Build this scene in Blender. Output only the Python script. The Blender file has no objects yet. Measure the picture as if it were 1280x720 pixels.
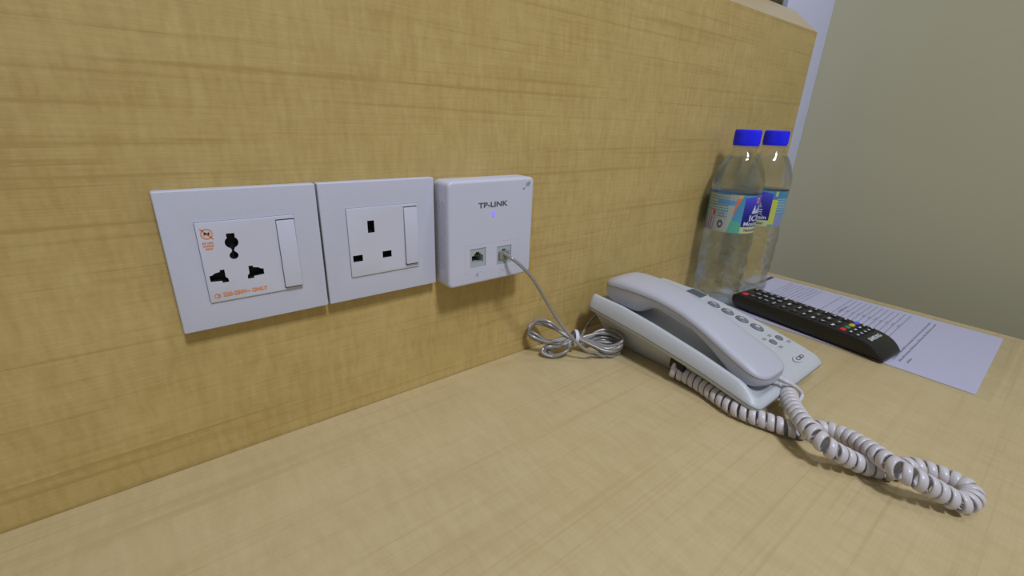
import bpy, bmesh, math, random
import numpy as np
from mathutils import Vector, Matrix

random.seed(7)
sc = bpy.context.scene
COL = sc.collection

# ------------------------------------------------------------------ camera
F_PX = 561.4
CAM = Vector((0.0024, -0.3218, 0.2298))
YAW, PIT, ROL = 0.6763, -0.3613, 0.039
_fw = Vector((math.sin(YAW)*math.cos(PIT), math.cos(YAW)*math.cos(PIT), math.sin(PIT)))
_r0 = Vector((math.cos(YAW), -math.sin(YAW), 0)); _u0 = _r0.cross(_fw)
_rt = math.cos(ROL)*_r0 + math.sin(ROL)*_u0
_up = -math.sin(ROL)*_r0 + math.cos(ROL)*_u0
cd = bpy.data.cameras.new('camera'); cd.sensor_width = 36; cd.lens = F_PX/1280*36
cd.clip_start = 0.01; cd.clip_end = 50
co = bpy.data.objects.new('camera', cd); COL.objects.link(co)
m = Matrix((( _rt.x, _up.x, -_fw.x, CAM.x), (_rt.y, _up.y, -_fw.y, CAM.y), (_rt.z, _up.z, -_fw.z, CAM.z), (0,0,0,1)))
co.matrix_world = m
sc.camera = co

def onz(x, y, z=0.0):
    d = _fw + _rt*((x-640)/F_PX) + _up*((360-y)/F_PX)
    return CAM + d*((z-CAM.z)/d.z)

# ------------------------------------------------------------------ light
W = bpy.data.worlds.new('room_ambient'); sc.world = W; W.use_nodes = True
bg = W.node_tree.nodes['Background']; bg.inputs[0].default_value = (0.69, 0.77, 1.0, 1); bg.inputs[1].default_value = 0.25
def area(name, loc, target, size, power, col):
    l = bpy.data.lights.new(name, 'AREA'); l.shape = 'DISK'; l.size = size; l.energy = power; l.color = col; l.spread = math.radians(105)
    o = bpy.data.objects.new(name, l); COL.objects.link(o); o.location = loc
    o.rotation_euler = (Vector(target)-Vector(loc)).to_track_quat('-Z', 'Y').to_euler()
    return o
area('ceiling_lamp', (0.08, -1.22, 1.85), (0.26, -0.12, 0.1), 0.34, 8.6, (0.83, 0.857, 1.0))
area('ceiling_lamp', (0.72, -0.62, 1.85), (0.5, -0.2, 0.0), 0.22, 1.3, (0.83, 0.857, 1.0))
vs = sc.view_settings
sc.display_settings.display_device = 'sRGB'
vs.view_transform = 'Standard'; vs.look = 'None'; vs.gamma = 1; vs.use_curve_mapping = False; vs.exposure = 0.07
sc.cycles.transparent_max_bounces = 32; sc.cycles.transmission_bounces = 16; sc.cycles.max_bounces = 16

# ------------------------------------------------------------------ materials
def lin(r, g, b):
    f = lambda c: (c/255/12.92) if c/255 <= .04045 else ((c/255+.055)/1.055)**2.4
    return (f(r), f(g), f(b), 1)
def mat(name, col, rough=.5, metal=0, spec=.5, bump=0, bscale=400, var=0):
    m = bpy.data.materials.new(name); m.use_nodes = True; nt = m.node_tree; b = nt.nodes['Principled BSDF']
    b.inputs['Base Color'].default_value = col; b.inputs['Roughness'].default_value = rough
    b.inputs['Metallic'].default_value = metal; b.inputs['Specular IOR Level'].default_value = spec
    if bump or var:
        tc = nt.nodes.new('ShaderNodeTexCoord'); nz = nt.nodes.new('ShaderNodeTexNoise'); nz.inputs['Scale'].default_value = bscale
        nt.links.new(tc.outputs['Object'], nz.inputs['Vector'])
        if bump:
            bp = nt.nodes.new('ShaderNodeBump'); bp.inputs['Strength'].default_value = bump; bp.inputs['Distance'].default_value = .0005
            nt.links.new(nz.outputs['Fac'], bp.inputs['Height']); nt.links.new(bp.outputs['Normal'], b.inputs['Normal'])
        if var:
            mx = nt.nodes.new('ShaderNodeMix'); mx.data_type = 'RGBA'
            mx.inputs['A'].default_value = tuple(c*(1-var) for c in col[:3])+(1,); mx.inputs['B'].default_value = tuple(min(1, c*(1+var)) for c in col[:3])+(1,)
            nt.links.new(nz.outputs['Fac'], mx.inputs['Factor']); nt.links.new(mx.outputs['Result'], b.inputs['Base Color'])
    return m

def wood(name, plane, base, rough=.38, amp=1.0):
    """maple laminate, grain along x; plane = 'xz' (upright) or 'xy' (lying)"""
    m = bpy.data.materials.new(name); m.use_nodes = True; nt = m.node_tree; b = nt.nodes['Principled BSDF']
    tc = nt.nodes.new('ShaderNodeTexCoord')
    def noise(sx, sv, scale, detail, dist=0):
        mp = nt.nodes.new('ShaderNodeMapping')
        mp.inputs['Scale'].default_value = (sx, 1, sv) if plane == 'xz' else (sx, sv, 1)
        nt.links.new(tc.outputs['Object'], mp.inputs['Vector'])
        n = nt.nodes.new('ShaderNodeTexNoise'); n.inputs['Scale'].default_value = scale; n.inputs['Detail'].default_value = detail
        n.inputs['Distortion'].default_value = dist
        nt.links.new(mp.outputs['Vector'], n.inputs['Vector']); return n.outputs['Fac']
    def mth(op, a, b_):
        n = nt.nodes.new('ShaderNodeMath'); n.operation = op
        for i, v in enumerate((a, b_)):
            if isinstance(v, (int, float)): n.inputs[i].default_value = v
            else: nt.links.new(v, n.inputs[i])
        return n.outputs[0]
    def ramp(f, p0, p1):
        n = nt.nodes.new('ShaderNodeMapRange'); n.inputs['From Min'].default_value = p0; n.inputs['From Max'].default_value = p1
        n.inputs['To Min'].default_value = 0; n.inputs['To Max'].default_value = 1; nt.links.new(f, n.inputs['Value']); return n.outputs['Result']
    broad = ramp(noise(.9, 8, 3, 2), .3, .7)            # wide bands along the grain
    lines = ramp(noise(.55, 46, 6, 3, .35), .42, .72)    # thin darker grain lines, slightly wavy
    fine = ramp(noise(4, 130, 9, 2), .3, .7)
    fid = ramp(noise(38, 9.0, 6, 2, .35), .3, .7)        # cross figure, short ripples across the grain
    fid2 = ramp(noise(15, 5, 5, 2, .4), .35, .65)
    mot = ramp(noise(55, 60, 8, 3), .3, .7)
    blot = ramp(noise(5, 9, 2.2, 3, .3), .3, .7)
    ln = mth('MULTIPLY', mth('POWER', lines, 3.0), mth('ADD', broad, .35))
    v = mth('ADD', mth('MULTIPLY', broad, .16), mth('MULTIPLY', fid, .26))
    v = mth('ADD', v, mth('MULTIPLY', fid2, .14)); v = mth('ADD', v, mth('MULTIPLY', fine, .20)); v = mth('ADD', v, mth('MULTIPLY', ln, .60)); v = mth('ADD', v, mth('MULTIPLY', blot, .16)); v = mth('ADD', v, mth('MULTIPLY', mot, .10))
    cr = nt.nodes.new('ShaderNodeValToRGB'); e = cr.color_ramp.elements
    k = amp
    e[0].position = .18; e[0].color = tuple(c*(1+.11*k) for c in base[:3])+(1,)
    e[1].position = .85; e[1].color = (base[0]*(1-.14*k), base[1]*(1-.19*k), base[2]*(1-.30*k), 1)
    nt.links.new(v, cr.inputs['Fac']); nt.links.new(cr.outputs['Color'], b.inputs['Base Color'])
    b.inputs['Roughness'].default_value = rough; b.inputs['Specular IOR Level'].default_value = .35
    bp = nt.nodes.new('ShaderNodeBump'); bp.inputs['Strength'].default_value = .05; bp.inputs['Distance'].default_value = .0004
    nt.links.new(fine, bp.inputs['Height']); nt.links.new(bp.outputs['Normal'], b.inputs['Normal'])
    return m

M = {}
M['panel'] = wood('maple_upright', 'xz', (0.535, 0.403, 0.155), amp=1.2)
M['desk'] = wood('maple_lying', 'xy', (0.558, 0.458, 0.246), amp=.66)
M['panel_cap'] = wood('maple_cap', 'xz', (0.50, 0.405, 0.235), amp=.4)
M['wall_white'] = mat('white_paint', lin(205, 208, 226), .8, bump=.2, bscale=300)
M['wall_cream'] = mat('cream_paint', (0.584, 0.56, 0.362, 1), .85, bump=.25, bscale=260, var=.02)
M['floor'] = mat('carpet_brown', (0.10, 0.08, 0.06, 1), .95, bump=.5, bscale=200, var=.2)
M['curtain'] = mat('curtain_fabric', (0.30, 0.255, 0.15, 1), .9, bump=.3, bscale=900, var=.15)
M['plate'] = mat('plate_plastic', (0.566, 0.58, 0.665, 1), .42, bump=.25, bscale=2200)
M['plate_lite'] = mat('insert_plastic', (0.60, 0.61, 0.68, 1), .34)
M['rocker'] = mat('rocker_plastic', (0.61, 0.625, 0.71, 1), .28)
M['hole'] = mat('dark_cavity', (0.006, 0.006, 0.008, 1), .6)
M['orange'] = mat('orange_print', (0.80, 0.26, 0.04, 1), .5)
M['router'] = mat('router_plastic', (0.58, 0.59, 0.68, 1), .36)
M['vent'] = mat('vent_shade', (0.33, 0.33, 0.40, 1), .6)
M['port'] = mat('port_plastic', (0.40, 0.45, 0.45, 1), .3)
M['greyprint'] = mat('grey_print', (0.10, 0.10, 0.12, 1), .5)
M['paleprint'] = mat('pale_grey_print', (0.26, 0.26, 0.29, 1), .5)
M['brass'] = mat('gold_contact', (0.6, 0.45, 0.2, 1), .3, 1)
M['phone'] = mat('phone_plastic', (0.51, 0.535, 0.54, 1), .36, bump=.3, bscale=1800)
M['handset'] = mat('handset_plastic', (0.475, 0.485, 0.525, 1), .4, bump=.3, bscale=1800)
M['seam'] = mat('seam_shadow_gap', (0.12, 0.12, 0.12, 1), .7)
M['key'] = mat('key_grey', (0.17, 0.18, 0.22, 1), .35)
M['keymark'] = mat('key_mark', (0.62, 0.62, 0.68, 1), .5)
M['lcd'] = mat('display_window', (0.10, 0.115, 0.12, 1), .12)
M['cord'] = mat('cord_vinyl', (0.60, 0.575, 0.575, 1), .3)
M['cap'] = mat('cap_blue', (0.014, 0.020, 0.98, 1), .4)
M['remote'] = mat('remote_black', (0.009, 0.009, 0.009, 1), .38, bump=.15, bscale=2500)
M['remote_face'] = mat('remote_face_black', (0.010, 0.010, 0.011, 1), .33)
M['remote_key'] = mat('remote_key_rubber', (0.012, 0.012, 0.014, 1), .5)
M['remote_mark'] = mat('remote_mark', (0.62, 0.64, 0.66, 1), .5)
M['red'] = mat('red_key', (0.65, 0.025, 0.03, 1), .4)
M['green'] = mat('green_key', (0.03, 0.20, 0.09, 1), .4)
M['yellow'] = mat('yellow_key', (0.66, 0.42, 0.03, 1), .4)
M['blue'] = mat('blue_key', (0.07, 0.09, 0.70, 1), .4)
M['logo'] = mat('silver_print', (0.62, 0.66, 0.64, 1), .4)
M['paper'] = mat('paper', (0.52, 0.52, 0.66, 1), .6)
M['ink'] = mat('ink', (0.25, 0.25, 0.33, 1), .7)
M['inkpale'] = mat('ink_pale', (0.30, 0.30, 0.40, 1), .7)
M['inkdark'] = mat('ink_dark', (0.06, 0.06, 0.07, 1), .7)
M['tie'] = mat('tie_white', (0.66, 0.67, 0.70, 1), .4)

def mixmat(name, build):
    m = bpy.data.materials.new(name); m.use_nodes = True; nt = m.node_tree
    nt.nodes.remove(nt.nodes['Principled BSDF']); out = nt.nodes['Material Output']
    nt.links.new(build(nt), out.inputs['Surface']); return m
def clear_shell(tint, ior, rough, extra=0.0):
    def f(nt):
        t = nt.nodes.new('ShaderNodeBsdfTransparent'); t.inputs[0].default_value = tint
        g = nt.nodes.new('ShaderNodeBsdfGlossy'); g.inputs['Roughness'].default_value = rough
        lw = nt.nodes.new('ShaderNodeLayerWeight'); lw.inputs['Blend'].default_value = .5
        pw = nt.nodes.new('ShaderNodeMath'); pw.operation = 'POWER'; pw.inputs[1].default_value = 4.0; nt.links.new(lw.outputs['Facing'], pw.inputs[0])
        fr = nt.nodes.new('ShaderNodeMath'); fr.operation = 'MULTIPLY_ADD'; fr.inputs[1].default_value = ior; fr.inputs[2].default_value = .02; nt.links.new(pw.outputs[0], fr.inputs[0])
        x = nt.nodes.new('ShaderNodeMixShader')
        a = nt.nodes.new('ShaderNodeMath'); a.operation = 'ADD'; a.inputs[1].default_value = extra; nt.links.new(fr.outputs[0], a.inputs[0])
        nt.links.new(a.outputs[0], x.inputs[0]); nt.links.new(t.outputs[0], x.inputs[1]); nt.links.new(g.outputs[0], x.inputs[2])
        return x.outputs[0]
    return f
M['pet'] = mixmat('clear_bottle_plastic', clear_shell((0.965, 0.985, 1.0, 1), .60, .03, .06))
M['film'] = mixmat('laminate_film', clear_shell((0.996, 0.997, 0.996, 1), .12, .25))
def water(nt):
    t = nt.nodes.new('ShaderNodeBsdfTransparent'); t.inputs[0].default_value = (0.96, 0.985, 1.0, 1)
    g = nt.nodes.new('ShaderNodeBsdfGlass'); g.inputs['IOR'].default_value = 1.33; g.inputs['Roughness'].default_value = 0.02
    g.inputs['Color'].default_value = (0.95, 0.98, 1.0, 1)
    x = nt.nodes.new('ShaderNodeMixShader'); x.inputs[0].default_value = .48
    nt.links.new(t.outputs[0], x.inputs[1]); nt.links.new(g.outputs[0], x.inputs[2]); return x.outputs[0]
M['water'] = mixmat('drinking_water', water)
def clearcable(nt):
    t = nt.nodes.new('ShaderNodeBsdfTransparent'); t.inputs[0].default_value = (0.80, 0.80, 0.78, 1)
    p = nt.nodes.new('ShaderNodeBsdfPrincipled'); p.inputs['Base Color'].default_value = (0.40, 0.385, 0.35, 1); p.inputs['Metallic'].default_value = .2; p.inputs['Roughness'].default_value = .2
    x = nt.nodes.new('ShaderNodeMixShader'); x.inputs[0].default_value = .72
    nt.links.new(t.outputs[0], x.inputs[1]); nt.links.new(p.outputs[0], x.inputs[2]); return x.outputs[0]
M['cable'] = mixmat('clear_silver_cable', clearcable)
def led(nt):
    e = nt.nodes.new('ShaderNodeEmission'); e.inputs[0].default_value = (0.30, 0.25, 1.0, 1); e.inputs[1].default_value = 1.0; return e.outputs[0]
M['led'] = mixmat('blue_led', led)
def printed(nt):
    a = nt.nodes.new('ShaderNodeAttribute'); a.attribute_name = 'print'
    p = nt.nodes.new('ShaderNodeBsdfPrincipled'); p.inputs['Roughness'].default_value = .3
    nt.links.new(a.outputs['Color'], p.inputs['Base Color']); return p.outputs[0]
M['label'] = mixmat('bottle_label_print', printed)

# ------------------------------------------------------------------ mesh helpers
ORG = {}
def thing(name, loc, label, cat, group=None):
    o = bpy.data.objects.new(name, None); COL.objects.link(o); o.location = loc; o.empty_display_size = .02
    o['label'] = label; o['category'] = cat
    if group: o['group'] = group
    ORG[o] = Vector(loc); return o
def mk(name, verts, faces, mt, parent=None, smooth=False, angle=None):
    org = ORG[parent] if parent else Vector((0, 0, 0))
    me = bpy.data.meshes.new(name)
    me.from_pydata([(v[0]-org.x, v[1]-org.y, v[2]-org.z) for v in verts], [], faces)
    for k in (mt if isinstance(mt, (list, tuple)) else [mt]): me.materials.append(M[k])
    bm = bmesh.new(); bm.from_mesh(me); bmesh.ops.recalc_face_normals(bm, faces=bm.faces[:]); bm.to_mesh(me); bm.free()
    if smooth:
        me.shade_smooth()
        if angle: me.set_sharp_from_angle(angle=math.radians(angle))
    o = bpy.data.objects.new(name, me); COL.objects.link(o)
    if parent: o.parent = parent
    ORG[o] = org
    return o
def solid(o, label, cat, group=None):
    o['label'] = label; o['category'] = cat
    if group: o['group'] = group
    return o
def struct(o): o['kind'] = 'structure'; return o

class MB:
    def __init__(s): s.v = []; s.f = []
    def add(s, v, f):
        n = len(s.v); s.v += [tuple(p) for p in v]; s.f += [tuple(i+n for i in q) for q in f]; return s
    def box(s, a, b):
        x0, y0, z0 = a; x1, y1, z1 = b
        return s.add([(x0,y0,z0),(x1,y0,z0),(x1,y1,z0),(x0,y1,z0),(x0,y0,z1),(x1,y0,z1),(x1,y1,z1),(x0,y1,z1)],
                     [(0,3,2,1),(4,5,6,7),(0,1,5,4),(1,2,6,5),(2,3,7,6),(3,0,4,7)])
    def build(s, name, mt, parent=None, **k): return mk(name, s.v, s.f, mt, parent, **k)

def bevel(o, w, seg=2, angle=30):
    bm = bmesh.new(); bm.from_mesh(o.data)
    ed = [e for e in bm.edges if len(e.link_faces) == 2 and e.calc_face_angle(0) > math.radians(angle)]
    bmesh.ops.bevel(bm, geom=ed, offset=w, segments=seg, profile=.6, affect='EDGES', clamp_overlap=True)
    bm.to_mesh(o.data); bm.free(); o.data.shade_smooth(); o.data.set_sharp_from_angle(angle=math.radians(35)); return o
def rrect(x0, x1, y0, y1, r, n=6):
    pts = []
    for cx, cy, a0 in ((x1-r, y0+r, -90), (x1-r, y1-r, 0), (x0+r, y1-r, 90), (x0+r, y0+r, 180)):
        for i in range(n+1):
            a = math.radians(a0+90*i/n); pts.append((cx+r*math.cos(a), cy+r*math.sin(a)))
    return pts
def loft(rings, cap0=True, cap1=True, closed=True):
    n = len(rings[0]); v = [p for r in rings for p in r]; f = []
    for k in range(len(rings)-1):
        for i in range(n if closed else n-1):
            j = (i+1) % n; f.append((k*n+i, k*n+j, (k+1)*n+j, (k+1)*n+i))
    if cap0: f.append(tuple(range(n))[::-1])
    if cap1: f.append(tuple((len(rings)-1)*n+i for i in range(n)))
    return v, f
def catmull(pts, per=14):
    P = [Vector(p) for p in pts]; P = [2*P[0]-P[1]]+P+[2*P[-1]-P[-2]]; out = []
    for i in range(1, len(P)-2):
        a, b, c, d = P[i-1:i+3]
        for k in range(per):
            t = k/per
            out.append(.5*((2*b)+(c-a)*t+(2*a-5*b+4*c-d)*t*t+(3*b-a-3*c+d)*t**3))
    out.append(P[-2]); return out
def resample(pts, step):
    L = [0]
    for a, b in zip(pts, pts[1:]): L.append(L[-1]+(b-a).length)
    n = max(2, int(L[-1]/step)); out = []; j = 0
    for k in range(n+1):
        s = L[-1]*k/n
        while j < len(L)-2 and L[j+1] < s: j += 1
        t = (s-L[j])/max(1e-9, L[j+1]-L[j]); out.append(pts[j].lerp(pts[j+1], min(1, t)))
    return out, L[-1]
def frames(pts):
    T = []
    for i in range(len(pts)):
        T.append((pts[min(i+1, len(pts)-1)]-pts[max(i-1, 0)]).normalized())
    n = T[0].orthogonal().normalized(); N = []
    for t in T:
        n = (n-t*n.dot(t)).normalized(); N.append(n)
    return T, N, [t.cross(k) for t, k in zip(T, N)]
def tube(pts, r, seg=8, flat=1.0, up=None):
    T, N, B = frames(pts); rings = []
    for p, t, n, b in zip(pts, T, N, B):
        if up is not None:
            n = (up-t*up.dot(t)).normalized(); b = t.cross(n)
        rings.append([p+n*(r*flat*math.cos(2*math.pi*i/seg))+b*(r*math.sin(2*math.pi*i/seg)) for i in range(seg)])
    return loft(rings)
def text_geo(s, size, bold=0.0):
    """flat glyph outlines of a word, centred on the origin in its own x-y plane"""
    c = bpy.data.curves.new('word', 'FONT'); c.body = s; c.size = size; c.align_x = 'CENTER'; c.align_y = 'CENTER'; c.offset = bold; c.resolution_u = 3
    o = bpy.data.objects.new('word', c); COL.objects.link(o)
    dg = bpy.context.evaluated_depsgraph_get(); dg.update()
    me = bpy.data.meshes.new_from_object(o.evaluated_get(dg))
    v = [tuple(p.co) for p in me.vertices]; f = [tuple(p.vertices) for p in me.polygons]
    bpy.data.objects.remove(o); bpy.data.curves.remove(c); bpy.data.meshes.remove(me)
    return v, f
def text(name, s, size, mapf, mt, parent, width=None, bold=0.0):
    v, f = text_geo(s, size, bold)
    k = 1.0
    if width:
        xs = [p[0] for p in v]; k = width/(max(xs)-min(xs)); c = (max(xs)+min(xs))/2; v = [((p[0]-c)*k, p[1], 0) for p in v]
    return mk(name, [mapf(p[0], p[1]) for p in v], f, mt, parent)
def cut(o, cutters, mt_idx=None, test=None):
    """subtract prisms from a mesh (real holes); faces passing the test take the second material"""
    tmp = []
    for v, f in cutters:
        c = mk('cutter', v, f, 'hole'); tmp.append(c)
        b = o.modifiers.new('b', 'BOOLEAN'); b.object = c; b.operation = 'DIFFERENCE'; b.solver = 'EXACT'
        c.location = -ORG[o] if ORG[o].length else (0, 0, 0)
    pl = o.parent; o.parent = None
    dg = bpy.context.evaluated_depsgraph_get(); dg.update()
    me = bpy.data.meshes.new_from_object(o.evaluated_get(dg)); o.modifiers.clear()
    o.data = me; o.parent = pl
    for c in tmp: bpy.data.objects.remove(c)
    if test:
        for p in me.polygons:
            p.material_index = mt_idx if test(p) else 0
    return o
def prism_y(poly, y0, y1):
    """polygon in (x,z) extruded along y"""
    return loft([[(x, y0, z) for x, z in poly], [(x, y1, z) for x, z in poly]])

# ------------------------------------------------------------------ the setting
FL = -0.74
struct(MB().box((-1.6, -2.6, FL-.05), (.954, .30, FL)).build('floor', 'floor'))
struct(MB().box((.954, -2.6, FL), (1.06, .30, 1.75)).build('wall_right', 'wall_cream'))
struct(MB().box((-1.6, .10, FL), (.954, .20, 1.75)).build('wall_back', 'wall_white'))
struct(bevel(MB().box((.787, .0352, FL), (.9538, .0998, 1.75)).build('trim_1', 'wall_white'), .001, 2))
# curtain with narrow pleats beside the white pillar, above the panel
cv = []; n = 420
for i in range(n+1):
    x = -.55+1.335*i/n; y = .0410+.0040*math.sin(x*2*math.pi/.011)*(.8+.2*math.sin(x*37)) + .0004*math.sin(x*91)
    cv.append((x, y))
v, f = loft([[(x, y, z) for x, y in cv] for z in (.34, .7, 1.1, 1.6)], False, False, False)
cur = mk('curtain', v, f, 'curtain', smooth=True)
sm = cur.modifiers.new('thick', 'SOLIDIFY'); sm.thickness = .001
solid(cur, 'brown curtain with narrow upright pleats behind the wood panel', 'curtain')

# wooden panel behind the desk
XR = .823; ZP = .3653; TH = .034
pt = thing('wood_panel', (0.1, .017, FL), 'upright maple board behind the desk carrying the sockets', 'panel')
mk('board', *loft([[(-.7, 0, FL), (XR, 0, FL), (XR, 0, ZP), (-.7, 0, ZP)], [(-.7, TH, FL), (XR, TH, FL), (XR, TH, ZP), (-.7, TH, ZP)]]), 'panel', pt)
cap = mk('sloping_cap', *loft([[(-.7, .0006, ZP+.0004), (-.7, TH, ZP+.0004), (-.7, TH, ZP+.031)], [(XR-.0005, .0006, ZP+.0004), (XR-.0005, TH, ZP+.0004), (XR-.010, TH, ZP+.031)]]), 'panel_cap', pt)
cap['label'] = 'pale sloping top edge'

# desk
XD = .803
dk = thing('desk', (.05, -.35, FL), 'light maple laminate desk with the telephone standing on it', 'desk')
bevel(MB().box((-.75, -.70, -.030), (XD, -.0006, 0)).build('desk_top', 'desk', dk), .0015, 2)
for x in (-.70, XD-.06):
    MB().box((x, -.66, FL), (x+.025, -.02, -.0302)).build('side_panel', 'desk', dk)
MB().box((-.674, -.045, -.45), (XD-.0605, -.025, -.0302)).build('back_rail', 'desk', dk)

# ------------------------------------------------------------------ sockets
def wallmap(cx, cz, y, tilt=0):
    return lambda a, b: (cx+a, y, cz+b)
def socket(name, x0, x1, zt, ins, sw, label, slots):
    zb = zt-.086; D = -.008
    t = thing(name, ((x0+x1)/2, 0, zb), label, 'socket', )
    fr = MB().box((x0, D, zb), (x1, -.0002, zt)).build('plate', ['plate', 'plate'], t)
    bevel(fr, .0011, 3)
    ix0, ix1, iz0, iz1 = ins
    cut(fr, [prism_y([(ix0-.0002, iz0-.0002), (ix1+.0002, iz0-.0002), (ix1+.0002, iz1+.0002), (ix0-.0002, iz1+.0002)], -.02, -.002)])
    fr.data.shade_smooth(); fr.data.set_sharp_from_angle(angle=math.radians(30))
    io = MB().box((ix0, -.0090, iz0), (ix1, -.0021, iz1)).build('insert', ['plate_lite', 'hole'], t)
    bevel(io, .0004, 2)
    sx0, sx1, sz0, sz1 = sw
    cutters = [prism_y(s, -.02, -.0030) for s in slots]+[prism_y([(sx0-.0003, sz0-.0012), (sx1+.0003, sz0-.0012), (sx1+.0003, sz1+.0008), (sx0-.0003, sz1+.0008)], -.02, -.0045)]
    slx = max(px for s in slots for px, _ in s)+.001
    cut(io, cutters, 1, lambda p: p.center.y > -.0083 and p.center.x+ORG[io].x < slx and min(abs(p.center.x+ORG[io].x-ix0), abs(p.center.x+ORG[io].x-ix1), abs(p.center.z+ORG[io].z-iz0), abs(p.center.z+ORG[io].z-iz1)) > .00055)
    io.data.shade_smooth(); io.data.set_sharp_from_angle(angle=math.radians(25))
    # rocker: top pressed in, lower end standing proud
    rk = mk('switch', *loft([[(x, -.0098, sz1), (x, -.0106, (sz0*.4+sz1*.6)), (x, -.0109, sz0), (x, -.0052, sz0+.0012), (x, -.0052, sz1)] for x in (sx0, sx1)]), 'rocker', t)
    bevel(rk, .0004, 2, 20)
    return t
def circ(cx, cz, r, a0=0, a1=360, n=20):
    return [(cx+r*math.cos(math.radians(a0+(a1-a0)*i/n)), cz+r*math.sin(math.radians(a0+(a1-a0)*i/n))) for i in range(n+(0 if a1-a0 == 360 else 1))]
# multi-standard socket
ux = .0333
top = [(ux-.0022, .1585), (ux-.0022, .1565)]+circ(ux, .1529, .0036, 125, 250, 10)+[(ux-.0006, .1483), (ux-.0007, .1474)]+circ(ux, .1447, .0024, 120, 420, 14)+[(ux+.0007, .1474), (ux+.0006, .1483)]+circ(ux, .1529, .0036, -70, 55, 10)+[(ux+.0022, .1565), (ux+.0022, .1585)]
def lower(c, s):
    p = [(-.0048, .1300), (.0012, .1296), (.0012, .1284), (.0048, .1284), (.0046, .1306), (.0034, .1318), (.0034, .1366), (.0010, .1366), (.0008, .1355), (-.0018, .1350), (-.0036, .1338), (-.0048, .1338)]
    q = [(c+s*a, b) for a, b in p]; return q if s > 0 else q[::-1]
s1 = socket('multi_standard_socket', 0.0, .0856, .1851, (.0165, .0702, .1165, .1663), (.0592, .0697, .1189, .1634),
            'white wall plate with round-pin universal socket and orange print', [top, lower(.0234, 1), lower(.0432, -1)])
yp = -.0092
text('voltage_print', '220-250V~ ONLY', .0034, wallmap(.0362, .1205, yp), 'orange', s1, width=.0250, bold=.00012)
# tiny plug symbol before the voltage, ring symbol with a slash and three rows of small print
g = MB()
def ringf(cx, cz, r0, r1, n=22, a0=0, a1=360):
    for i in range(n):
        A = math.radians(a0+(a1-a0)*i/n); B_ = math.radians(a0+(a1-a0)*(i+1)/n)
        g.add([(cx+r0*math.cos(A), yp, cz+r0*math.sin(A)), (cx+r1*math.cos(A), yp, cz+r1*math.sin(A)), (cx+r1*math.cos(B_), yp, cz+r1*math.sin(B_)), (cx+r0*math.cos(B_), yp, cz+r0*math.sin(B_))], [(0, 1, 2, 3)])
def barf(xa, za, xb, zb, w):
    d = Vector((xb-xa, zb-za)).normalized(); nx, nz = -d.y*w/2, d.x*w/2
    g.add([(xa+nx, yp, za+nz), (xb+nx, yp, zb+nz), (xb-nx, yp, zb-nz), (xa-nx, yp, za-nz)], [(0, 1, 2, 3)])
ringf(.0203, .1204, .0010, .0014, 12, 90, 270); barf(.0203, .1216, .0213, .1216, .0004); barf(.0203, .1192, .0213, .1192, .0004); barf(.0213, .1216, .0213, .1192, .0004)
barf(.0213, .1210, .0224, .1210, .0006); barf(.0213, .1198, .0224, .1198, .0006)
g.build('plug_symbol', 'orange', s1)
g = MB(); ringf(.0215, .1595, .0026, .0031); barf(.0186, .1628, .0244, .1562, .0006)
barf(.0198, .1597, .0232, .1597, .0012); barf(.0202, .1585, .0208, .1605, .0006); barf(.0222, .1585, .0228, .1605, .0006)
for r_, ws in ((.1541, ((.0184, .0206), (.0210, .0243))), (.1523, ((.0186, .0243),)), (.1505, ((.0196, .0236),))):
    for a, b in ws:
        x = a
        while x < b-.0003:
            w = min(random.uniform(.0006, .0010), b-x); barf(x, r_, x+w-.0002, r_, .0011); x += w
g.build('ring_symbol', 'orange', s1)
# three-pin socket
q = lambda x0, x1, z0, z1: [(x0, z0), (x1, z0), (x1, z1), (x0, z1)]
s2 = socket('three_pin_socket', .0868, .1730, .1851, (.1039, .1575, .1168, .1669), (.1464, .1569, .1205, .1642),
            'white wall plate with rectangular three-pin socket next to the router', [q(.1181, .1231, .1484, .1572), q(.1058, .1128, .1282, .1329), q(.1280, .1350, .1282, .1331)])

# ------------------------------------------------------------------ in-wall router
rt = thing('wall_router', (.219, 0, .0973), 'white square wall router with two cable ports and blue light', 'router')
X0, X1, Z0, Z1, YF = .1758, .2615, .0973, .1834, -.0240
body = mk('housing', *loft([[(x, y, z) for x, z in rrect(X0+i, X1-i, Z0+i, Z1-i, .0042-i*.5, 6)] for y, i in ((-.0004, .0012), (-.004, .0012), (-.0046, 0), (YF+.0022, 0), (YF+.0008, .0005), (YF+.0001, .0014), (YF, .0024))]), ['router', 'port'], rt, True, 40)
def port_shape(cx, cz):
    return [(cx-.0056, cz-.0045), (cx+.0056, cz-.0045), (cx+.0056, cz+.0018), (cx+.0034, cz+.0018), (cx+.0034, cz+.0034), (cx+.0018, cz+.0034), (cx+.0018, cz+.0048), (cx-.0018, cz+.0048), (cx-.0018, cz+.0034), (cx-.0034, cz+.0034), (cx-.0034, cz+.0018), (cx-.0056, cz+.0018)]
PORTS = ((.2038, .1203), (.2310, .1190))
cut(body, [prism_y(q(cx-.0078, cx+.0078, cz-.0082, cz+.0078), -.05, -.010) for cx, cz in PORTS], 1, lambda p: -.0225 < p.center.y < -.006 and X0+.008 < p.center.x+ORG[body].x < X1-.008 and Z0+.008 < p.center.z+ORG[body].z < Z1-.008)
body.data.shade_smooth(); body.data.set_sharp_from_angle(angle=math.radians(40))
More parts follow.
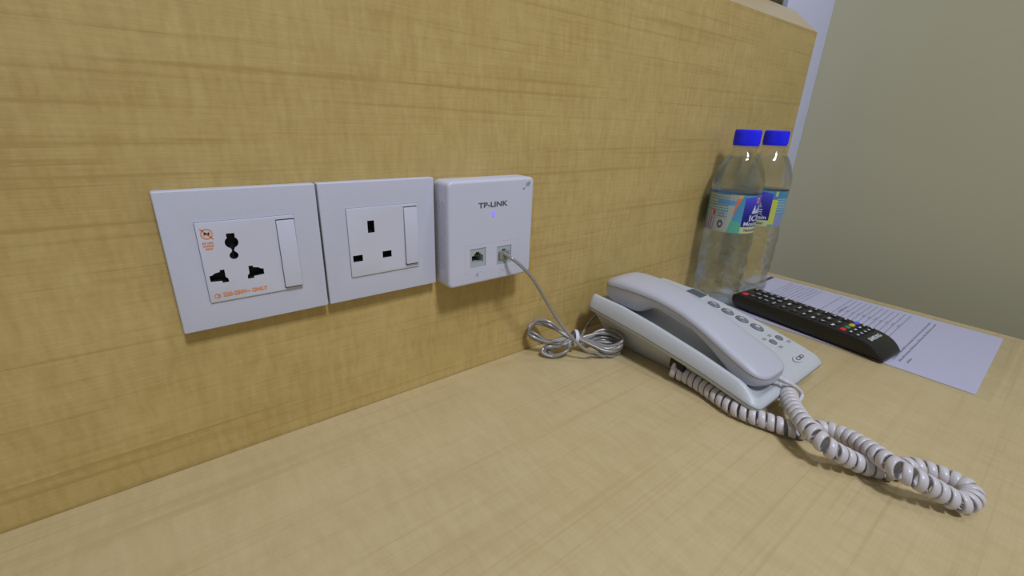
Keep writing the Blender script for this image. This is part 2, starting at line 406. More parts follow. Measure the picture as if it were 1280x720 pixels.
for cx, cz in PORTS:
    po = mk('port', *prism_y(q(cx-.0077, cx+.0077, cz-.0081, cz+.0077), YF+.0005, -.0102), ['port', 'hole'], rt)
    cut(po, [prism_y(port_shape(cx, cz), -.05, -.0115)], 1, lambda p: p.center.y > -.0125 and p.center.y < -.0105)
    g2 = MB()
    for k in range(8):
        xx = cx-.0042+k*.0012; g2.box((xx-.0002, YF+.0030, cz+.0006), (xx+.0002, YF+.0120, cz+.0014))
    g2.build('contact', 'brass', po)
# faint raised border round both ports
g = MB()
for a in ((.1915, .0995+.008, .2470, .1079), (.1915, .1315, .2470, .1319), (.1915, .1075, .1919, .1319), (.2466, .1075, .2470, .1319)):
    g.box((a[0], YF-.00010, a[1]), (a[2], YF+.0003, a[3]))
g.build('port_border', 'router', rt)
text('brand_print', 'TP-LINK', .0058, wallmap(.2185, .1632, YF-.0002), 'greyprint', rt, width=.0295, bold=.00016)
mk('status_light', *loft([[(.2188+.0021*math.cos(a*math.pi/9), y, .1555+.0021*math.sin(a*math.pi/9)) for a in range(18)] for y in (YF-.0003, YF+.0004)]), 'led', rt)
yp = YF-.0002
g = MB(); ringf(.2034, .1054, .0009, .0012, 12); barf(.2021, .1047, .2047, .1047, .0002); g.build('port_symbol', 'paleprint', rt)
g = MB(); barf(.2298, .1048, .2306, .1040, .0003); barf(.2298, .1048, .2306, .1056, .0003); g.build('port_symbol', 'paleprint', rt)
g = MB()
for r_ in (.0012, .0024, .0036): ringf(.2560, .1755, r_, r_+.0007, 8, 75, 165)
g.build('wireless_symbol', 'paleprint', rt)
text('speed_print', 'AP', .0022, wallmap(.2502, .1742, YF-.0002), 'paleprint', rt, bold=.00005)
vv = MB()
for i in range(6):
    for j in range(25):
        yy = -.0185+.0023*i; zz = .1130+.0022*j+(.0011 if i % 2 else 0)
        pts = [(X0-.00012, yy+.0006*math.cos(a*math.pi/3), zz+.0006*math.sin(a*math.pi/3)) for a in range(6)]
        pt2 = [(X0+.0001, p_[1], p_[2]) for p_ in pts]
        vv.add(*loft([pts, pt2]))
vo = vv.build('vent_holes', 'vent', rt); vo['kind'] = 'stuff'

# ------------------------------------------------------------------ clear telephone line, bundled
P0 = Vector((.2312, -.0265, .1192))
cb = thing('cable_bundle', (.320, -.034, .001), 'clear silver cable bundle tied with a white tie below router', 'cable')
tie = Vector((.3195, -.0345, .017))
pts = [P0+Vector((-.0006, .004, 0)), P0, (.2350, -.0335, .1155), (.2440, -.0365, .107), (.2560, -.0375, .0935), (.2765, -.0375, .0645), (.2900, -.0410, .0440), (.3010, -.0465, .0290), (.3110, -.0535, .0170), (.3190, -.0575, .0110), (.3270, -.0580, .0080)]
rnd = random.Random(3)
for k in range(9):
    j = lambda s: Vector((rnd.uniform(-s, s), rnd.uniform(-s, s), rnd.uniform(-s*.6, s*.6)))
    zk = .0032+.0018*k
    pts += [Vector((.339, -.0620, zk*.75))+j(.0025), Vector((.3555, -.0665, zk))+j(.0035), Vector((.3610, -.0560, zk+.002))+j(.0030), Vector((.350, -.0445, zk+.003))+j(.0035), Vector((.335, -.0390, .008+zk*.5))+j(.0025), tie+j(.0036)]
    if k in (1, 3, 5, 7):      # short loop lying on the desk
        pts += [Vector((.304, -.0315, .012))+j(.002), Vector((.2900, -.0240, .010))+j(.002), Vector((.2845+.0018*(k-1), -.0230, .0045))+j(.0015), Vector((.2935, -.0330, .0030))+j(.001), Vector((.307, -.0390, .009))+j(.002), tie+j(.0026)]
    else:                # long loop leaning on the board
        s = .0016*k
        pts += [Vector((.303, -.0190, .0260+s*.4))+j(.0015), Vector((.291, -.0070, .0305+s*.3))+j(.0010), Vector((.2800, -.0058, .0285-s*.5))+j(.0016), Vector((.2805, -.0120, .0175+s*.5))+j(.0016), Vector((.294, -.0240, .0150))+j(.0015), tie+j(.0026)]
pts += [(.333, -.030, .010), (.347, -.020, .006), (.362, -.0125, .010), (.376, -.0105, .018), (.388, -.0120, .022)]
path = catmull([Vector(p) for p in pts], 12)
for p in path:
    if p.z < .0021: p.z = .0021
    if p.y > -.0022 : p.y = -.0022
mk('wire', *tube(path, .00165, 8), 'cable', cb, True)
# plug in the right port
pl = MB().box((.2257, -.0252, .1150), (.2363, -.0135, .1222)).build('plug', 'cable', cb); bevel(pl, .0005, 2)
# cable tie ring round the bundle
dirn = Vector((.80, -.38, -.12)).normalized(); a1 = dirn.cross(Vector((0, 0, 1))).normalized(); a2 = a1.cross(dirn)
tr = []
for i in range(29):
    A = 2*math.pi*i/28; c = tie+a1*(.0072*math.cos(A))+a2*(.0082*math.sin(A))
    tr.append([c+dirn*u+(a1*math.cos(A)+a2*math.sin(A))*w for u, w in ((-.0017, 0), (.0017, 0), (.0017, .0009), (-.0017, .0009))])
mk('tie', *loft(tr, False, False), 'tie', cb)

# ------------------------------------------------------------------ telephone
def interp(tab, x): return float(np.interp(x, [a for a, _ in tab], [b for _, b in tab]))
ph = thing('desk_telephone', (.422, -.112, 0), 'white corded desk telephone with handset and coiled cord', 'telephone')
T_TAB = [(-.212, .0195), (-.20, .0228), (-.185, .0268), (-.15, .0345), (-.10, .0430), (-.06, .0478), (-.02, .0490), (0, .0490)]
S_TAB = [(-.212, .0145), (-.205, .0165), (-.152, .0270), (-.092, .0350), (-.022, .0410), (0, .0410)]
def T(y): return interp(T_TAB, y)
def S(y): return interp(S_TAB, y)
def sst(a, b, x):
    t = min(1, max(0, (x-a)/(b-a))); return t*t*(3-2*t)
HX = .3898
def H(x, y):
    z = T(y)
    z += .0052*sst(.3800, .3600, x)*(1-sst(-.19, -.206, y))*sst(-.212, -.19, y)                       # raised left rim
    dip = sst(.030, .024, abs(x-HX))*sst(-.2075, -.198, y)*sst(-.018, -.026, y)
    z -= dip*(.0046+.0010*sst(-.085, -.10, y)*sst(-.165, -.14, y))
    return z
BX0, BX1, BY0, BY1 = .3515, .4925, -.2095, -.0160
def ring(d, n=26, rc=.009):
    x0, x1, y0, y1 = BX0+d, BX1-d, BY0+d, BY1-d; r = min(max(rc-d, .0012), (x1-x0)/2*.999, (y1-y0)/2*.999); out = []
    cs = ((x1-r, y0+r, -90), (x1-r, y1-r, 0), (x0+r, y1-r, 90), (x0+r, y0+r, 180))
    for k, (cx, cy, a0) in enumerate(cs):
        for i in range(7):
            a = math.radians(a0+90*i/6); out.append((cx+r*math.cos(a), cy+r*math.sin(a)))
        nx, ny, na = cs[(k+1) % 4]; e0 = out[-1]; a = math.radians(na); e1 = (nx+r*math.cos(a), ny+r*math.sin(a))
        for i in range(1, n): out.append((e0[0]+(e1[0]-e0[0])*i/n, e0[1]+(e1[1]-e0[1])*i/n))
    return out
rings = [[(x, y, S(y)-.0042) for x, y in ring(.0055)], [(x, y, S(y)-.0046) for x, y in ring(.0020)], [(x, y, S(y)-.0030) for x, y in ring(.0005)], [(x, y, S(y)-.0004) for x, y in ring(0)],
         [(x, y, S(y)+.0012) for x, y in ring(.0001)], [(x, y, S(y)*.5+(H(x, y))*.5) for x, y in ring(.0022)], [(x, y, H(x, y)-.0010) for x, y in ring(.0046)], [(x, y, H(x, y)-.0002) for x, y in ring(.0058)]]
d = .0072
while d < .0700: rings.append([(x, y, H(x, y)) for x, y in ring(d)]); d += .0016
mk('upper_shell', *loft(rings, False, True), 'phone', ph, True)
# seam line round the shell
sm_ = []
for x, y in ring(-.00012): sm_.append((x, y, S(y)))
v, f = loft([[(x, y, z-.00022) for x, y, z in sm_], [(x, y, z+.00022) for x, y, z in sm_]], False, False)
mk('seam', v, f, 'seam', ph)
rl = [[(x, y, .0) for x, y in ring(.0245)], [(x, y, .0015) for x, y in ring(.0232)], [(x, y, (S(y)-.0042)*.5) for x, y in ring(.0150)], [(x, y, S(y)-.0041) for x, y in ring(.0058)]]
mk('lower_shell', *loft(rl, True, False), 'phone', ph, True, 50)
# jack in the left flank
MB().box((.3575, -.1375, .0140), (.3720, -.1235, .0225)).build('jack', 'hole', ph)
# display window, keypad, logo
def onbody(x, y, up=0):
    return Vector((x, y, H(x, y)+up))
def bodymap(cx, cy, up, rot=0):
    c, s = math.cos(rot), math.sin(rot)
    return lambda a, b: tuple(onbody(cx+c*a-s*b, cy+s*a+c*b, up))
wv = [(x, y) for x, y in rrect(.4705, .4865, -.0830, -.0635, .0015, 4)]
fr = mk('display_frame', *loft([[tuple(onbody(x, y, u)) for x, y in [(x+(x-.4785)*k, y+(y+.07325)*k) for x, y in wv]] for u, k in ((-.001, .12), (.0006, .12), (.0006, 0), (-.0008, 0))], False, False), 'phone', ph)
mk('display', *loft([[tuple(onbody(x, y, u)) for x, y in wv] for u in (-.0005, .0002)]), 'lcd', ph)
def key(cx, cy, ax_, ay_, mark, hh=.0016):
    rg = []
    for u, k in ((-.001, 1.0), (hh*.6, 1.0), (hh, .88), (hh*1.12, .5)):
        rg.append([tuple(onbody(cx+ax_*k*math.cos(2*math.pi*i/24), cy+ay_*k*math.sin(2*math.pi*i/24), u)) for i in range(24)])
    o = mk('key', *loft(rg), 'key', ph, True, 45)
    if mark: text('key_mark', mark, .0064, bodymap(cx, cy, hh*1.12+.0002), 'keymark', o, bold=.00025)
    return o
for y, ch in ((-.1000, '3'), (-.1165, '6'), (-.1330, '9'), (-.1495, '#')): key(.4705, y, .0054, .0069, ch)
for x, y in ((.4605, -.1710), (.4755, -.1705)):
    key(x, y, .0038, .0038, None, .0012)
yq = None
pm = MB()
for cx, cy, w in ((.4560, -.1635, .0050), (.4690, -.1630, .0046), (.4600, -.1785, .0055), (.4800, -.1780, .0060)):
    for row in (0, 1):
        x = cx-w/2
        while x < cx+w/2:
            ww = random.uniform(.0007, .0012); yy = cy-row*.0017
            pm.add([tuple(onbody(a, b, .0002)) for a, b in ((x, yy), (x+ww, yy), (x+ww, yy+.0011), (x, yy+.0011))], [(0, 1, 2, 3)]); x += ww+.0003
pm.build('key_caption', 'paleprint', ph)
text('logo_print', 'CID', .0050, bodymap(.4630, -.1965, .0003), 'greyprint', ph, width=.0150, bold=.0001)
lg = MB()
for i in range(14):
    A0 = math.radians(80+200*i/14); A1 = math.radians(80+200*(i+1)/14); w0 = .0009*math.sin(math.pi*i/14)+.0001; w1 = .0009*math.sin(math.pi*(i+1)/14)+.0001
    e = lambda A, w: tuple(onbody(.4580+(.0080+w)*math.cos(A), -.1965+(.0036+w*.6)*math.sin(A), .0003))
    lg.add([e(A0, 0), e(A0, w0), e(A1, w1), e(A1, 0)], [(0, 1, 2, 3)])
lg.build('logo_ring', 'greyprint', ph)

# handset
ZS = [(-.206, .0330), (-.193, .0365), (-.172, .0440), (-.14, .0570), (-.12, .0630), (-.095, .0675), (-.07, .0690), (-.045, .0680), (-.022, .0640)]       # seam height
ZT = [(-.206, .0380), (-.193, .0440), (-.172, .0515), (-.14, .0640), (-.12, .0700), (-.095, .0750), (-.07, .0780), (-.045, .0780), (-.030, .0750), (-.022, .0700)]
ZB = [(-.206, .0265), (-.196, .0215), (-.186, .0212), (-.178, .0235), (-.168, .0300), (-.150, .0420), (-.130, .0520), (-.11, .0570), (-.092, .0580), (-.084, .0560), (-.076, .0490), (-.070, .0455), (-.060, .0450), (-.040, .0455), (-.022, .0480)]
WX = [(-.206, .0258), (-.180, .0258), (-.150, .0234), (-.11, .0218), (-.085, .0226), (-.06, .0248), (-.022, .0248)]
def smooth_tab(tab, y, h=.007): return sum(interp(tab, y+k*h) for k in (-1, -.5, 0, .5, 1))/5
HY0, HY1 = -.2045, -.0235
st_ = []
N_ = 64
for i in range(N_+1):
    # denser towards both ends
    t = .5-.5*math.cos(math.pi*i/N_); y = HY0+(HY1-HY0)*t
    e = min(y-HY0, HY1-y)/.022; e = max(0, min(1, e))
    sq = (1-(1-e)**3.2)**(1/3.2)                     # plan rounding at the ends
    st_.append((y, smooth_tab(ZS, y), smooth_tab(ZT, y), interp(ZB, y) if False else smooth_tab(ZB, y, .004), smooth_tab(WX, y)*max(sq, .02), e))
NS = 20
up_r, lo_r, sg_r = [], [], []
for y, zs, zt, zb, w, e in st_:
    hh = (zt-zs)*(1-(1-e)**2*.45); lb = (zs-zb)*(1-(1-e)**2*.30)
    u = []
    for k in range(NS+1):
        a = math.pi*k/NS; c, s = math.cos(a), math.sin(a)
        u.append((HX+w*math.copysign(abs(c)**.70, c), y, zs+.0002+hh*abs(s)**.80))
    up_r.append(u)
    l = []
    for k in range(NS+1):
        a = math.pi*k/NS; c, s = math.cos(a), math.sin(a)
        l.append((HX+w*.985*math.copysign(abs(c)**.38, c)*(1-.10*abs(s)), y, zs-.0002-lb*abs(s)**.50))
    lo_r.append(l)
hs = mk('handset', *loft(up_r, True, True), 'handset', ph, True, 60)
hs['label'] = 'white telephone handset lying in the cradle'
sr = []
for y, zs, zt, zb, w, e in st_: sr.append([(HX-w*.9935, y, zs-.00030), (HX+w*.9935, y, zs-.00030), (HX+w*.9935, y, zs+.00030), (HX-w*.9935, y, zs+.00030)])
mk('handset_seam', *loft(sr), 'seam', hs)
mk('handset_underside', *loft(lo_r, True, True), 'handset', hs, True, 60)
mk('strain_relief', *tube(resample([Vector((.3975, -.2025, .0278)), Vector((.3982, -.2090, .0270))], .001)[0], .0025, 10), 'cord', hs, True)

# coiled cord: one line, pixel trace with heights above the desk
R_C = .0058
traceA = [(843, 463, .0105), (859, 471, .0085), (879, 483.5, .0072), (898.7, 497.4, .0072), (918, 510, .0072), (941, 520, .0072), (964, 528, .0072), (984, 535, .0072), (1003, 538, .0072), (1020, 536, .0075), (1036.5, 538, .0085), (1056, 545, .0105), (1079, 557, .0145), (1102, 572, .0190), (1125, 588, .0205), (1148, 600, .0190), (1168, 611, .0150), (1187.5, 622, .0110), (1203, 628, .0090), (1214, 622, .0082)]
traceB = [(1209, 611, .0078), (1194, 602, .0074), (1175, 594, .0072), (1154.6, 587, .0072), (1135, 583, .0072), (1115, 588, .0072), (1099, 586, .0072), (1076, 580, .0090), (1056, 570.5, .0130), (1036.5, 559.5, .0180), (1020, 545, .0205), (1003.7, 527, .0205), (991, 508, .0180), (983.5, 489, .0150)]
cl = [onz(*p) for p in traceA+traceB]
cen, Ltot = resample(catmull(cl, 12), .0006)
Tn, Nn, Bn = frames(cen)
turns = Ltot/.0067; per = 26; total = int(turns*per)
wr = []
hp = []
for k in range(-per, total+1):
    s = max(0, k)/total*(len(cen)-1); i = min(int(s), len(cen)-2); t = s-i
    c = cen[i].lerp(cen[i+1], t); n = Nn[i].lerp(Nn[i+1], t).normalized(); b = Bn[i].lerp(Bn[i+1], t).normalized()
    A = 2*math.pi*k/per
    hp.append((c, n*math.cos(A)+b*math.sin(A)))
hpts = [c+e*R_C for c, e in hp]
rg = []
for k, (c, e) in enumerate(hp):
    tg = (hpts[min(k+1, len(hp)-1)]-hpts[max(k-1, 0)]).normalized(); e2 = (e-tg*e.dot(tg)).normalized(); w = tg.cross(e2)
    rg.append([hpts[k]+e2*(.00125*math.copysign(abs(math.cos(2*math.pi*q_/10))**.8, math.cos(2*math.pi*q_/10)))+w*(.0027*math.copysign(abs(math.sin(2*math.pi*q_/10))**.8, math.sin(2*math.pi*q_/10))) for q_ in range(10)])
ccord = mk('coiled_cord', *loft(rg), 'cord', ph, True)
# straight tails: into the flank jack and up to the handset end
a0 = hpts[0]
mk('cord_tail', *tube(catmull([a0, Vector((.3570, -.1285, .0170)), Vector((.3620, -.1290, .0185)), Vector((.3680, -.1300, .0185))], 6), .0020, 8), 'cord', ccord, True)
mk('cord_tail', *tube(catmull([cen[-8], Vector((.4000, -.2200, .0125)), Vector((.4055, -.2215, .0138)), Vector((.4085, -.2200, .0168)), Vector((.4065, -.2172, .0208)), Vector((.4020, -.2138, .0245)), Vector((.3987, -.2105, .0266)), Vector((.3977, -.2060, .0273))], 8), .0017, 8), 'cord', ccord, True)

# ------------------------------------------------------------------ laminated sheet
SH = (.680, -.1660)
ang = math.radians(.6)
def shmap(a, b, z): return (SH[0]+a*math.cos(ang)-b*math.sin(ang), SH[1]+a*math.sin(ang)+b*math.cos(ang), z)
lm = thing('printed_sheet', (SH[0], SH[1], 0), 'white laminated page of printed text under the remote control', 'paper')
def slab(x0, x1, y0, y1, z0, z1):
    return loft([[shmap(x0, y0, z), shmap(x1, y0, z), shmap(x1, y1, z), shmap(x0, y1, z)] for z in (z0, z1)])
mk('sheet', *slab(-.102, .102, -.1445, .1450, .0002, .0006), 'paper', lm)
mk('laminate', *slab(-.108, .108, -.1555, .1535, .00078, .00092), 'film', lm)['label'] = 'clear film margin'
def toloc(x, y):
    dx, dy = x-SH[0], y-SH[1]; return dx*math.cos(ang)+dy*math.sin(ang), -dx*math.sin(ang)+dy*math.cos(ang)
ik, ip, idk = MB(), MB(), MB()
def words(mb, x0, x1, y, h, z=.00068, gap=.0016, wmin=.003, wmax=.011):
    x = x0
    while x < x1-.002:
        w = min(random.uniform(wmin, wmax), x1-x); xa = x
        while xa < x+w-.0004:                       # letters of a word
            lw = random.uniform(.0008, .0015); hh = h*random.choice((.62, .62, .62, .95)); l0 = min(xa+lw*.86, x+w)
            a, b = toloc(xa, y); c, d_ = toloc(l0, y+hh)
            mb.add([shmap(a, b, z), shmap(c, b, z), shmap(c, d_, z), shmap(a, d_, z)], [(0, 1, 2, 3)]); xa += lw
        x += w+gap
def rule(mb, x0, x1, y0, y1, z=.00068):
    a, b = toloc(x0, y0); c, d_ = toloc(x1, y1)
    mb.add([shmap(a, b, z), shmap(c, b, z), shmap(c, d_, z), shmap(a, d_, z)], [(0, 1, 2, 3)])
rule(idk, .690, .778, -.0445, -.0370)
words(ik, .592, .700, -.0560, .0030)
for i in range(9): words(ik, .592, .7745-(.004 if i % 3 == 1 else 0), -.0722-i*.0054, .0017)
words(ik, .592, .7725, -.1418, .0015)
for i in range(12):
    rule(ip, .592, .7705, -.1553-i*.00622, -.1547-i*.00622)
    if i < 11:
        words(ip, .710, .722, -.1600-i*.00622, .0020, wmin=.004); words(ip, .596, .640, -.1600-i*.00622, .0020)
    if i == 0: words(ik, .700, .736, -.1600, .0022)
words(ik, .5985, .7655, -.2445, .0026); words(ik, .5985, .7650, -.2500, .0026); words(ik, .6010, .6185, -.2562, .0026)
ik.build('printed_text', 'ink', lm); ip.build('printed_table', 'inkpale', lm); idk.build('header_block', 'inkdark', lm)

# ------------------------------------------------------------------ remote control
RA = math.atan(.100); RO = Vector((.6135, -.0665, .00095))
rax = Vector((-math.sin(RA), -math.cos(RA), 0)); rtv = Vector((math.cos(RA), -math.sin(RA), 0))
RL, RW = .1765, .0245
def rp(s, t, z): return RO+rax*s+rtv*t+Vector((0, 0, z))
rm = thing('remote_control', RO, 'slim black television remote control lying on the printed sheet', 'remote')
RT = [(0, .0195), (.01, .0208), (.10, .0205), (.140, .0195), (.150, .0189), (.156, .0180), (.162, .0163), (.1675, .0136), (.172, .0100), (.1750, .0065), (.1765, .0040)]
RB = [(0, .0060), (.006, .0020), (.02, 0), (.155, 0), (.168, .0002), (.1765, .0012)]
def rtop(s): return interp(RT, s)
rg = []
for i in range(61):
    s = RL*(.5-.5*math.cos(math.pi*i/60)); zt, zb = rtop(s), interp(RB, s)
    e = max(0, min(1, s/.007)); w = RW*((1-(1-e)**2)**.5*.16+.84); e2 = max(0, min(1, (RL-s)/.010)); w *= (1-(1-e2)**2)**.5*.10+.90
    zt = zb+(zt-zb)*((1-(1-e)**2)**.5*.35+.65); h = zt-zb; rr = min(.0022, h*.3)
    prof = [(-w*.80, zb), (w*.80, zb), (w*.93, zb+h*.22), (w, zb+h*.62), (w, zt-rr), (w-rr*.4, zt-rr*.3), (w-rr*1.2, zt), (-w+rr*1.2, zt), (-w+rr*.4, zt-rr*.3), (-w, zt-rr), (-w, zb+h*.62), (-w*.93, zb+h*.22)]
    rg.append([rp(s, t, z) for t, z in prof])
mk('body', *loft(rg), 'remote', rm, True, 28)
def rkey(s, t, ls, lt, mt, mark=None, h=.0011):
    rg = []
    for u, k in ((-.0005, 1), (h*.6, 1), (h, .8)):
        rg.append([rp(s+ls*k*math.copysign(abs(math.sin(a))**.6, math.sin(a)), t+lt*k*math.copysign(abs(math.cos(a))**.6, math.cos(a)), rtop(s)+u) for a in [2*math.pi*i/16 for i in range(16)]])
    o = mk('button', *loft(rg), mt, rm, True, 45)
    if mark:
        f = lambda a, b: tuple(rp(s-b, t+a, rtop(s)+h+.00025))
        if mark in 'tblq':                          # small blocks for printed captions
            g_ = MB()
            for (x0, x1, y0, y1) in {'t': ((-.0036, .0036, -.0007, .0007),), 'b': ((-.003, .003, -.0013, .0013),), 'l': ((-.0022, .0022, -.0009, .0009),), 'q': ((-.0014, .0014, -.0012, .0012),)}[mark]:
                g_.add([f(x0, y0), f(x1, y0), f(x1, y1), f(x0, y1)], [(0, 1, 2, 3)])
            g_.build('button_mark', 'remote_mark', o)
        else: text('button_mark', mark, .0062, f, 'remote_mark', o, bold=.00022)
    return o
rkey(.0135, -.0150, .0036, .0046, 'red'); rkey(.0125, .0140, .0032, .0046, 'remote_key', 'l')
for r_ in range(4):
    for c_ in range(3):
        ch = ('123', '456', '789', 't0b')[r_][c_]; rkey(.0235+.0093*r_, -.0140+.0140*c_, .0034, .0054, 'remote_key', ch)
rkey(.0640, -.0145, .0040, .0050, 'remote_key', '+'); rkey(.0630, .0005, .0034, .0050, 'remote_key', 'b'); rkey(.0640, .0150, .0040, .0050, 'remote_key', '^')
rkey(.0765, -.0145, .0040, .0050, 'remote_key', '-'); rkey(.0755, .0005, .0034, .0050, 'remote_key', 't'); rkey(.0765, .0150, .0040, .0050, 'remote_key', 'v')
for c_, k in enumerate('lbl'): rkey(.0880, -.0145+.0148*c_, .0032, .0054, 'remote_key', k)
rkey(.0990, -.0160, .0034, .0044, 'remote_key', 'b'); rkey(.0985, .0, .0030, .0070, 'remote_key', '^'); rkey(.0990, .0160, .0034, .0044, 'remote_key', 'l')
rkey(.1095, -.0150, .0046, .0034, 'remote_key', '<'); rkey(.1095, .0, .0046, .0060, 'remote_key', 'b'); rkey(.1095, .0150, .0046, .0034, 'remote_key', '>')
rkey(.1205, -.0160, .0034, .0044, 'remote_key', 'b'); rkey(.1205, .0, .0030, .0070, 'remote_key', 'v'); rkey(.1205, .0160, .0034, .0044, 'remote_key', 'l')
for t, mt_ in ((-.0165, 'red'), (-.0055, 'green'), (.0055, 'yellow'), (.0165, 'blue')): rkey(.1315, t, .0027, .0042, mt_, h=.0014)
for t in (-.0165, -.0055, .0055, .0165): rkey(.1395, t, .0027, .0040, 'remote_key', 'l')
for t in (-.0180, -.0090, 0, .0090, .0180): rkey(.1470, t, .0025, .0034, 'remote_key', 'q')
text('model_print', 'AA59', .0026, lambda a, b: tuple(rp(.1535-b, -.010+a, rtop(.1535-b)+.0002)), 'paleprint', rm) if False else None
text('brand_print', 'SAMSUNG', .0062, lambda a, b: tuple(rp(.1575-b, a-.001, rtop(.1575-b)+.0003)), 'logo', rm, width=.0270, bold=.00018)

# ------------------------------------------------------------------ water bottles
def lin3(c): return c
def paint(phi, v):
    """printed bottle label: phi in degrees from the middle of the blue crest, v 0..1 upwards"""
    blue0, blue1 = np.array((.012, .010, .20)), np.array((.10, .10, .72))
    cream, teal, green = np.array((.42, .46, .40)), np.array((.07, .26, .40)), np.array((.10, .40, .26))
    orange, yellow, txt = np.array((.72, .20, .09)), np.array((.58, .60, .09)), np.array((.09, .27, .42))
    hw = 38
    if abs(phi) < hw:
        if v < .17 : return np.array((.55, .60, .30))
        if v > .93+.05*math.cos(phi/hw*math.pi/2): return teal*1.3
        c = blue0+(blue1-blue0)*max(0, (v-.35)/.65)**1.5
        if abs(phi) < 5.5 and .80 < v < .93: c = np.array((.70, .10, .10)) if (abs(phi) < 4 and .82 < v < .91) else np.array((.7, .5, .6))
        for px, pv, w in ((-8, .76, 8), (0, .68, 6), (9, .78, 8)):
            if .53 < v < pv and abs(phi-px) < w*(pv-v)/.24: c = np.array((.66, .70, .82)) if (phi-px) < .5*w*(pv-v)/.24 else np.array((.30, .33, .55))
        return c
    if phi < 0:
        a = -phi-hw                                 # degrees left of the crest
        lim = 3+27*(1-v)**.7
        if a < lim: return green*1.1 if v < .26+.004*a else teal*(1.3-.2*v)
        if v > .50 and a < lim+16*(v-.35): return orange if v < .90 else np.array((.62, .42, .14))
        if v > .42 and a < lim+4: return np.array((.50, .38, .26))
        if a < 95:
            if v < .34 and 62 < a < 92: return np.array((.10, .10, .30)) if int(a*1.3+.3*math.sin(a*3)) % 2 else np.array((.52, .50, .72))
            if .10 < v < .32 and 40 < a < 54 and abs(math.hypot((a-47)/7, (v-.2)/.11)-.7) < .28: return np.array((.08, .08, .16))
            if .38 < v < .52 and 40 < a < 54 and abs(math.hypot((a-47)/7, (v-.45)/.08)-.6) < .3: return np.array((.22, .25, .33))
            if .40 < v < .54 and 64 < a < 74: return np.array((.62, .04, .05)) if a < 70 else np.array((.70, .35, .40))
            if v > .30 and int(v*28) % 2 and (math.sin(a*1.7+int(v*28)*2.1) > -.75) and a > 34: return txt if v > .36 else np.array((.2, .42, .36))
            if v > .72 and a < 62: return np.array((.12, .32, .60)) if v < .84 else cream*.9
            return cream
        return teal
    a = phi-hw
    if v < .76 and a < 15: return yellow if v > .06 else green
    if v > .76 and a < 12: return np.array((.5, .55, .2)) if v > .86 and a > 5 else teal
    if v < .34 and 17 < a < 42: return np.array((.10, .10, .32)) if int(a*1.5) % 2 else np.array((.45, .45, .66))
    if v > .80: return teal
    if int(v*26) % 2 and math.sin(a*1.4+int(v*26)*1.9) > -.8 and a < 75: return teal
    return np.array((.28, .44, .48))

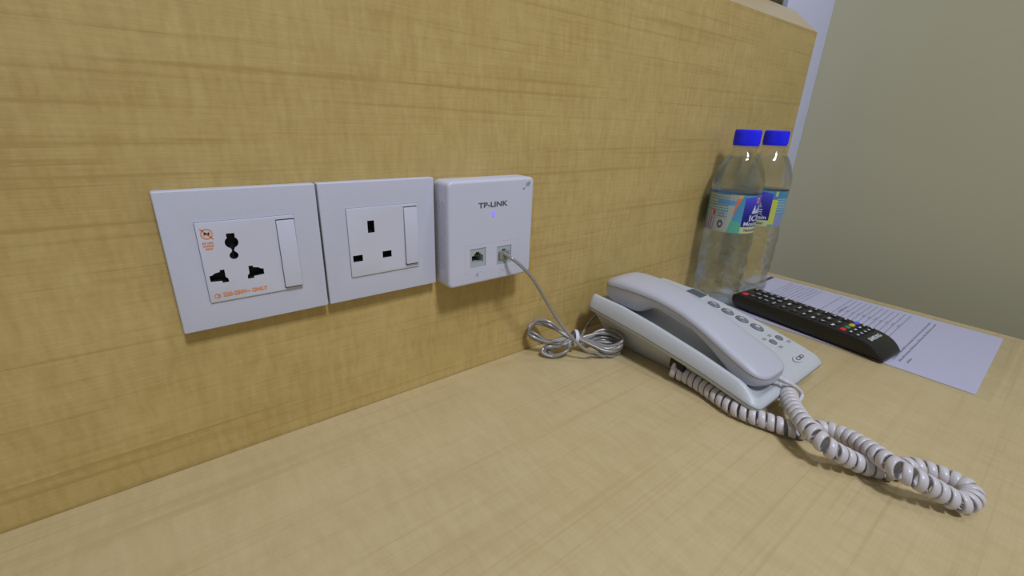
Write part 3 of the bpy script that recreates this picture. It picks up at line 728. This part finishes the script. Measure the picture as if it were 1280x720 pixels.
def bottle(cx, cy, crest_deg, label, seed):
    rn = random.Random(seed)
    t = thing('water_bottle', (cx, cy, 0), label, 'bottle', 'water bottles on the desk')
    d0 = math.atan2(CAM.y-cy, CAM.x-cx)            # which way the label was turned when set down
    prof = [(0.006, .0060), (.014, .0040), (.0215, .0006), (.0262, 0), (.0292, .0020), (.0308, .0070), (.0312, .0150), (.0303, .0225), (.0309, .0300), (.0313, .0380), (.0303, .0460), (.0311, .0540), (.0313, .0620), (.0303, .0700), (.0311, .0780), (.0313, .0860), (.0309, .0940), (.0303, .0985), (.0303, .1500), (.0310, .1545), (.0314, .1590), (.0310, .1650), (.0298, .1710), (.0280, .1770), (.0256, .1830), (.0228, .1885), (.0196, .1935), (.0164, .1970), (.0142, .1995), (.0136, .2020), (.0136, .2062)]
    NA = 120
    ph1, ph2, ph3 = (rn.uniform(0, 6) for _ in range(3))
    zz = np.concatenate([np.linspace(.0, .0985, 80), np.linspace(.1025, .1500, 8), np.linspace(.153, .2062, 34)])
    def rad(z):
        return float(np.interp(z, [p[1] for p in prof[3:]], [p[0] for p in prof[3:]]))
    def shell(dr, z0, z1, wr_):
        rg = []
        for r, z in prof[:3]: rg.append([(cx+max(.001, r-dr)*math.cos(2*math.pi*i/NA), cy+max(.001, r-dr)*math.sin(2*math.pi*i/NA), z+z0) for i in range(NA)])
        for z in zz:
            if z > z1: break
            r = rad(z); row = []
            for i in range(NA):
                A = 2*math.pi*i/NA; k = 0
                if z < .097 and z > .006:           # dented, wrinkled thin wall
                    env = math.sin(math.pi*(z-.006)/.091)**.5
                    k = env*wr_*(.5*math.sin(3*A+60*z+ph1)*math.sin(120*z+2*A+ph2)+.25*math.sin(7*A-170*z+ph3)*math.sin(5*A+90*z)-.5*max(0, 1-abs(math.sin(2*A+75*z+ph2))*5)-.4*max(0, 1-abs(math.sin(3*A-55*z+ph1))*6))
                if z < .012: k += .0007*math.cos(5*A)*(1-z/.012)
                if .158 < z < .194:                 # eight flat facets on the shoulder
                    k += -.0018*abs(math.cos(4*A))*math.sin(math.pi*(z-.158)/.036)
                row.append((cx+(r-dr+k)*math.cos(A), cy+(r-dr+k)*math.sin(A), max(z, .0)+z0))
            rg.append(row)
        return rg
    mk('bottle_wall', *loft(shell(0, 0, .3, .0016), True, False), 'pet', t, True)
    wt = mk('water', *loft(shell(.0009, .0006, .1935, .0016), True, True), 'water', t, True, 60)
    wt['label'] = 'clear water filling the bottle'
    # neck flange
    mk('neck_ring', *loft([[(cx+r*math.cos(2*math.pi*i/40), cy+r*math.sin(2*math.pi*i/40), z) for i in range(40)] for r, z in ((.0137, .2048), (.0158, .2052), (.0158, .2062), (.0137, .2066))], False, False), 'pet', t, True, 40)
    cp = []
    for r, z, rib in ((.0152, .2072, 0), (.0153, .2088, 0), (.0148, .2090, 0), (.0148, .2094, 0), (.0153, .2096, 1), (.0152, .2235, 1), (.0147, .2255, .5), (.0136, .2264, 0), (.004, .2264, 0)):
        cp.append([(cx+(r+.00022*rib*(1 if i % 2 else -1))*math.cos(2*math.pi*i/120), cy+(r+.00022*rib*(1 if i % 2 else -1))*math.sin(2*math.pi*i/120), z) for i in range(120)])
    mk('screw_cap', *loft(cp), 'cap', t, True, 30)['label'] = 'bright blue screw cap'
    # wrap-round label with its print
    LZ0, LZ1, LR = .1015, .1495, .0307; nu, nv = 360, 64
    v = [(cx+LR*math.cos(2*math.pi*i/nu+d0), cy+LR*math.sin(2*math.pi*i/nu+d0), LZ0+(LZ1-LZ0)*j/nv) for j in range(nv+1) for i in range(nu)]
    f = [(j*nu+i, j*nu+(i+1) % nu, (j+1)*nu+(i+1) % nu, (j+1)*nu+i) for j in range(nv) for i in range(nu)]
    lo = mk('label', v, f, 'label', t, True)
    at_ = lo.data.color_attributes.new('print', 'FLOAT_COLOR', 'CORNER')
    cols = np.ones((len(lo.data.loops), 4), dtype=np.float32)
    for pi_, p in enumerate(lo.data.polygons):
        i = pi_ % nu; j = pi_//nu
        phi = (i+.5)/nu*360-crest_deg; phi = (phi+180) % 360-180
        cols[p.loop_start:p.loop_start+p.loop_total, :3] = paint(phi, (j+.5)/nv)
    at_.data.foreach_set('color', cols.ravel())
    def wrap(z, off):
        def g_(a, b):
            th = d0+math.radians(crest_deg)+(a+off)/LR; return (cx+(LR+.00015)*math.cos(th), cy+(LR+.00015)*math.sin(th), z+b)
        return g_
    text('label_name', 'ICE', .0105, wrap(.1205, 0), 'keymark', lo, width=.0210, bold=.0003)
    text('label_name', 'Mountain', .0070, wrap(.1135, 0), 'keymark', lo, width=.0340, bold=.0002)
    text('label_name', 'Natural water', .0052, wrap(.1055, 0), 'greyprint', lo, width=.0300, bold=.0001)
    t.location.z += .00095
    return t
bottle(.6003, -.0362, 63, 'blue-capped clear water bottle with label, the one next to the telephone', 1)
bottle(.6815, -.0362, -13, 'blue-capped clear water bottle with label, the one nearest the desk end', 5)
